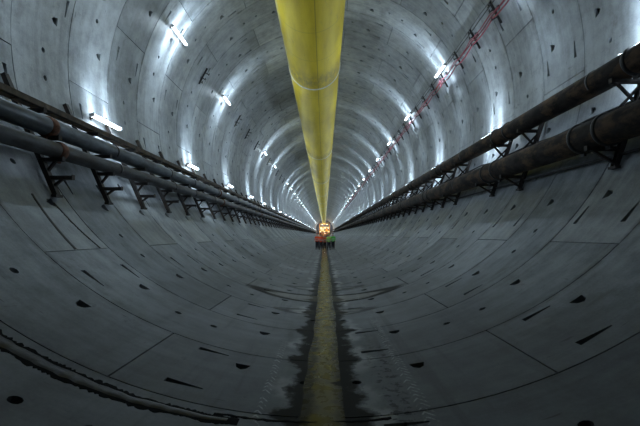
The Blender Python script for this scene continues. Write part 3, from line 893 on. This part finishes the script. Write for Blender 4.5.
def person(loc, rz, vest, helmet, label, pose, hgt=1.0):
    """faces -y when rz = 0"""
    root = empty('person', loc); root.rotation_euler = (0, 0, rz); root.scale = (hgt,) * 3
    tag(root, label, 'person', 'workers standing together')
    sp = pose.get('spread', 0.10)
    V = []; E = []; Rr = []
    def add(p, r_, par=None):
        V.append(p); Rr.append(r_); i = len(V) - 1
        if par is not None: E.append((par, i))
        return i
    pel = add((0, 0, 0.96), (0.15, 0.11)); wst = add((0, 0, 1.12), (0.135, 0.10), pel); ch = add((0, -0.01, 1.32), (0.165, 0.11), wst)
    nb = add((0, 0.01, 1.47), (0.075, 0.07), ch); nk = add((0, 0.0, 1.54), 0.055, nb); jw = add((0, -0.02, 1.62), (0.065, 0.075), nk)
    hd = add((0, -0.01, 1.70), (0.078, 0.092), jw); add((0, -0.005, 1.77), (0.055, 0.065), hd)
    legs = {}; arms = {}
    for s in (-1, 1):
        hp = add((s * 0.09, 0, 0.90), 0.088, pel); kn = add((s * (0.09 + sp * 0.35), -0.015, 0.49), 0.058, hp)
        an = add((s * (0.09 + sp * 0.7), 0.01, 0.09), 0.040, kn); tt = add((s * (0.10 + sp * 0.75), -0.15, 0.035), 0.033, an)
        sh = add((s * 0.19, 0.0, 1.42), 0.058, ch)
        el, wr = pose['arms'][0 if s < 0 else 1]
        e_ = add((s * el[0], el[1], el[2]), 0.042, sh); w_ = add((s * wr[0], wr[1], wr[2]), 0.028, e_)
        dirv = (Vector((s * wr[0], wr[1], wr[2])) - Vector((s * el[0], el[1], el[2]))).normalized()
        pm = Vector(V[w_]) + dirv * 0.07; pi_ = add(tuple(pm), (0.036, 0.020), w_)
        sdv = dirv.cross(Vector((1, 0, 0))).normalized()
        for fi, (of, ln) in enumerate(((-0.030, 0.070), (-0.010, 0.082), (0.010, 0.076), (0.028, 0.060))):
            b0 = add(tuple(pm + sdv * of + dirv * 0.02), 0.009); b1 = add(tuple(pm + sdv * of * 1.1 + dirv * (0.03 + ln * 0.5)), 0.0085, b0)
            add(tuple(pm + sdv * of * 1.1 + dirv * (0.03 + ln) + Vector((-s * 0.02, 0, 0))), 0.007, b1)
        t0 = add(tuple(pm - dirv * 0.035 - sdv * 0.02), 0.010); t1 = add(tuple(pm - sdv * 0.055 + dirv * 0.0), 0.0095, t0)
        add(tuple(pm - sdv * 0.065 + dirv * 0.035), 0.008, t1)
        legs[s] = (hp, kn, an, tt); arms[s] = (sh, e_, w_)
    roots = [0] + [i for i in range(len(V)) if i and not any(e[1] == i for e in E)]
    # smallest island roots
    b = skin_mesh('body', V, E, Rr, roots, 1); b.data.materials.clear(); b.data.materials.append(M['skin']); b.parent = root
    # face: nose, eyes, ears as details of the head
    fb = MB(); fb.lathe_z((0, -0.105, 1.672), [(0.001, 0.03), (0.010, 0.0), (0.013, -0.018), (0.001, -0.03)], 8); fb.build('nose', M['skin'], root)
    fb = MB(); fb.box((0, -0.096, 1.635), 0.045, 0.006, 0.008); fb.build('mouth', M['boot'], root)
    for s in (-1, 1):
        fb = MB(); fb.lathe_z((s * 0.078, 0.0, 1.68), [(0.001, 0.03), (0.014, 0.015), (0.014, -0.015), (0.001, -0.03)], 8, 0.6, 1.2); fb.build('ear', M['skin'], root)
        fb = MB(); fb.lathe_z((s * 0.030, -0.098, 1.70), [(0.001, 0.008), (0.010, 0.0), (0.001, -0.008)], 8); fb.build('eye', M['boot'], root)
    # jacket
    Vj = [V[wst], V[ch], (0, 0.01, 1.46), (0, 0, 0.82)]; Ej = [(3, 0), (0, 1), (1, 2)]; Rj = [(0.19, 0.14), (0.215, 0.15), (0.095, 0.09), (0.20, 0.145)]
    for s in (-1, 1):
        sh, e_, w_ = arms[s]; i = len(Vj)
        Vj += [V[sh], V[e_], tuple(Vector(V[e_]).lerp(Vector(V[w_]), 0.9))]; Rj += [0.078, 0.062, 0.045]; Ej += [(1, i), (i, i + 1), (i + 1, i + 2)]
    j = skin_mesh('hi_vis_jacket', Vj, Ej, Rj, [0], 1); j.data.materials.clear(); j.data.materials.append(M[vest]); j.parent = root
    # trousers
    Vt = [(0, 0, 0.99)]; Et = []; Rt = [(0.165, 0.125)]
    for s in (-1, 1):
        hp, kn, an, tt = legs[s]; i = len(Vt)
        Vt += [V[hp], V[kn], (V[an][0], V[an][1], 0.14)]; Rt += [0.125, 0.105, 0.095]; Et += [(0, i), (i, i + 1), (i + 1, i + 2)]
    t_ = skin_mesh('trousers', Vt, Et, Rt, [0], 1); t_.data.materials.clear(); t_.data.materials.append(M['navy']); t_.parent = root
    for s in (-1, 1):
        hp, kn, an, tt = legs[s]; a_ = V[an]; f_ = V[tt]
        mb = MB(); mb.lathe_z((a_[0], a_[1], 0.0), [(0.001, 0.0), (0.058, 0.0), (0.060, 0.05), (0.062, 0.2), (0.05, 0.22)], 12)
        mb.tube([(a_[0], a_[1] + 0.06, 0.055), (a_[0], a_[1] - 0.02, 0.058), ((a_[0] + f_[0]) / 2, -0.10, 0.052), (f_[0], -0.20, 0.042), (f_[0], -0.235, 0.035)], [0.03, 0.056, 0.054, 0.042, 0.015], 10)
        mb.build('boot', M['boot'], root)
    mb = MB()
    mb.lathe_z((0, 0.0, 1.735), [(0.118, -0.012), (0.124, -0.004), (0.112, 0.004), (0.108, 0.045), (0.090, 0.088), (0.055, 0.115), (0.001, 0.125)], 18, 0.92, 1.08)
    mb.quadbox((0, -0.13, 1.728), (0.07, 0, 0), (0, 0.04, 0.006), (0, 0, 0.005))
    mb.tube([(0, -0.11, 1.80), (0, -0.06, 1.85), (0, 0, 1.866), (0, 0.06, 1.85), (0, 0.11, 1.80)], 0.012, 8)
    mb.build('hard_hat', M[helmet], root)
    return root
down = ((0.25, 0.02, 1.16), (0.26, -0.06, 0.92)); bent = ((0.27, 0.04, 1.16), (0.12, -0.20, 1.12)); back = ((0.26, 0.06, 1.15), (0.12, 0.16, 0.98))
PY = 47.0
def fl(x): return R - math.sqrt(R * R - x * x) + 0.002
crew = [(317.1, 'orange_vest', 'helmet_red', 'person in orange jacket at the outer end of the row of five workers', (down, down), 0.98, 0.15),
        (320.9, 'orange_vest', 'helmet_red', 'person in bright orange jacket between the outer orange worker and the middle one', (bent, down), 1.0, 0.0),
        (324.8, 'orange_vest_dull', 'helmet_blue', 'person in dull orange jacket, standing in the middle of the five', (bent, bent), 0.97, -0.1),
        (328.9, 'lime_vest', 'helmet_yellow', 'person in lime green jacket next to the middle worker', (down, back), 0.99, 0.1),
        (333.0, 'green_vest', 'helmet_blue', 'person in green jacket at the green end of the row of workers', (down, down), 0.97, -0.2)]
for i, (pxx, vst, hm, lab, ps, hg, rz) in enumerate(crew):
    x = (pxx - 324.5) / FPX * PY; yy = PY + (0.25, 0.0, 0.3, 0.0, 0.2)[i]
    person((x, yy, fl(abs(x) + 0.16)), rz, vst, hm, lab, {'arms': ps, 'spread': 0.03 + 0.02 * (i % 2)}, hg * 1.09)

# ------------------------------------------------------------------ far end: walkway and machine gantry
wk = empty('access_walkway', (-5.1, 76, 2.0)); tag(wk, 'dark steel access walkway beyond the workers along the left wall', 'walkway')
mb = MB(); mb.box((-0.1, 106, 0.0), 0.9, 212, 0.08); mb.build('deck', M['steel_dark'], wk)
mb = MB()
for z in (0.55, 1.05): mb.box((0.34, 106, z), 0.04, 212, 0.04)
for i in range(0, 54): mb.box((0.34, i * 4.0, 0.52), 0.04, 0.04, 1.05)
mb.build('handrail', M['steel_dark'], wk)
for i in range(30):
    y = 1 + i * 7.2
    mb = MB(); mb.bar((0.25, y, -0.03), (-0.02 - 0.12, y, -0.75), 0.07, 0.07); mb.build('support', M['steel_dark'], wk)

GY = 284.0
gt = empty('machine_gantry', (0, GY, 0)); tag(gt, 'orange and yellow tunnelling machine gantry glowing at the far end of the tunnel', 'gantry')
for s in (-1, 1):
    mb = MB()
    for y in (0, 6, 12):
        mb.bar((s * 3.6, y, 1.15), (s * 3.6, y, 9.6), 0.35, 0.35); mb.bar((s * 3.6, y, 4.2), (s * 2.4, y, 5.2), 0.2, 0.2)
    mb.build('side_frame', M['gantry_orange'], gt)
    mb = MB(); mb.box((s * 3.6, 6, 1.1), 0.6, 13, 0.25)
    for y in (0.5, 4, 8, 11.5): mb.lathe_y((s * 3.6, y, 1.15), [(0.05, -0.1), (0.3, -0.1), (0.3, 0.1), (0.05, 0.1)], 16)
    mb.build('bogie', M['steel_dark'], gt)
for i, z in enumerate((4.3, 7.0, 9.6)):
    mb = MB(); mb.box((0, 6, z), 8.0 - 0.6 * i, 13, 0.25)
    mb.build('deck', M['gantry_yellow'], gt)
    mb = MB()
    for h_ in (0.5, 1.0): mb.box((0, -0.5, z + h_), 7.8 - 0.6 * i, 0.06, 0.06)
    for k in range(9): mb.box((-3.8 + 0.3 * i + k * (7.6 - 0.6 * i) / 8, -0.5, z + 0.5), 0.06, 0.06, 1.0)
    mb.build('guard_rail', M['gantry_yellow'], gt)
mb = MB(); mb.box((-1.7, 3, 5.6), 2.6, 3, 2.2); mb.box((-1.7, 1.46, 5.9), 1.6, 0.08, 0.9); mb.build('control_cabin', M['helmet_white'], gt)
mb = MB(); mb.lathe_y((1.6, 4, 5.3), [(0.05, -3), (0.85, -3), (0.85, 3), (0.05, 3)], 24); mb.box((1.6, 4, 4.5), 1.2, 4, 0.3); mb.build('tank', M['gantry_orange'], gt)
mb = MB()
for x in (-2.6, 2.6): mb.bar((x, -0.4, 4.3), (x * 0.55, -0.4, 1.0), 0.25, 0.25)
mb.box((0, -0.4, 2.9), 5.0, 0.2, 0.25); mb.box((0, 1.5, 1.6), 2.2, 4, 1.1); mb.build('lower_frame', M['gantry_orange'], gt)
for (x, z) in ((-3.0, 3.8), (0, 3.8), (3.0, 3.8), (-2.6, 6.6), (0.4, 6.6), (2.8, 6.6), (-1.6, 9.2), (1.8, 9.2), (0.3, 2.4)):
    mb = MB(); mb.box((x, -0.75, z), 0.9, 0.2, 0.3); mb.build('work_light', M['warm'], gt)
wd_ = bpy.data.lights.new('warm_fill', 'POINT'); wd_.energy = 420; wd_.color = (1.0, 0.68, 0.38); wd_.shadow_soft_size = 0.3  # unseen warm fill, added in front of the gantry to brighten the tunnel end
for (x, y, z) in ((-2.2, -2.5, 6.4), (2.2, -2.5, 6.4), (0, -2.5, 8.8), (0, -2.2, 4.9)):
    lo = bpy.data.objects.new('fill_light', wd_); COL.objects.link(lo); lo.parent = gt; lo.location = (x, y, z)
wf_ = bpy.data.lights.new('white_fill', 'POINT'); wf_.energy = 260; wf_.color = (0.85, 0.92, 1.0); wf_.shadow_soft_size = 0.3  # unseen cool fill, added behind the gantry to lift the dark bulkhead
for x in (-4.6, 0.0, 4.6):
    lo = bpy.data.objects.new('fill_light', wf_); COL.objects.link(lo); lo.parent = gt; lo.location = (x, 14.5, 8.5)
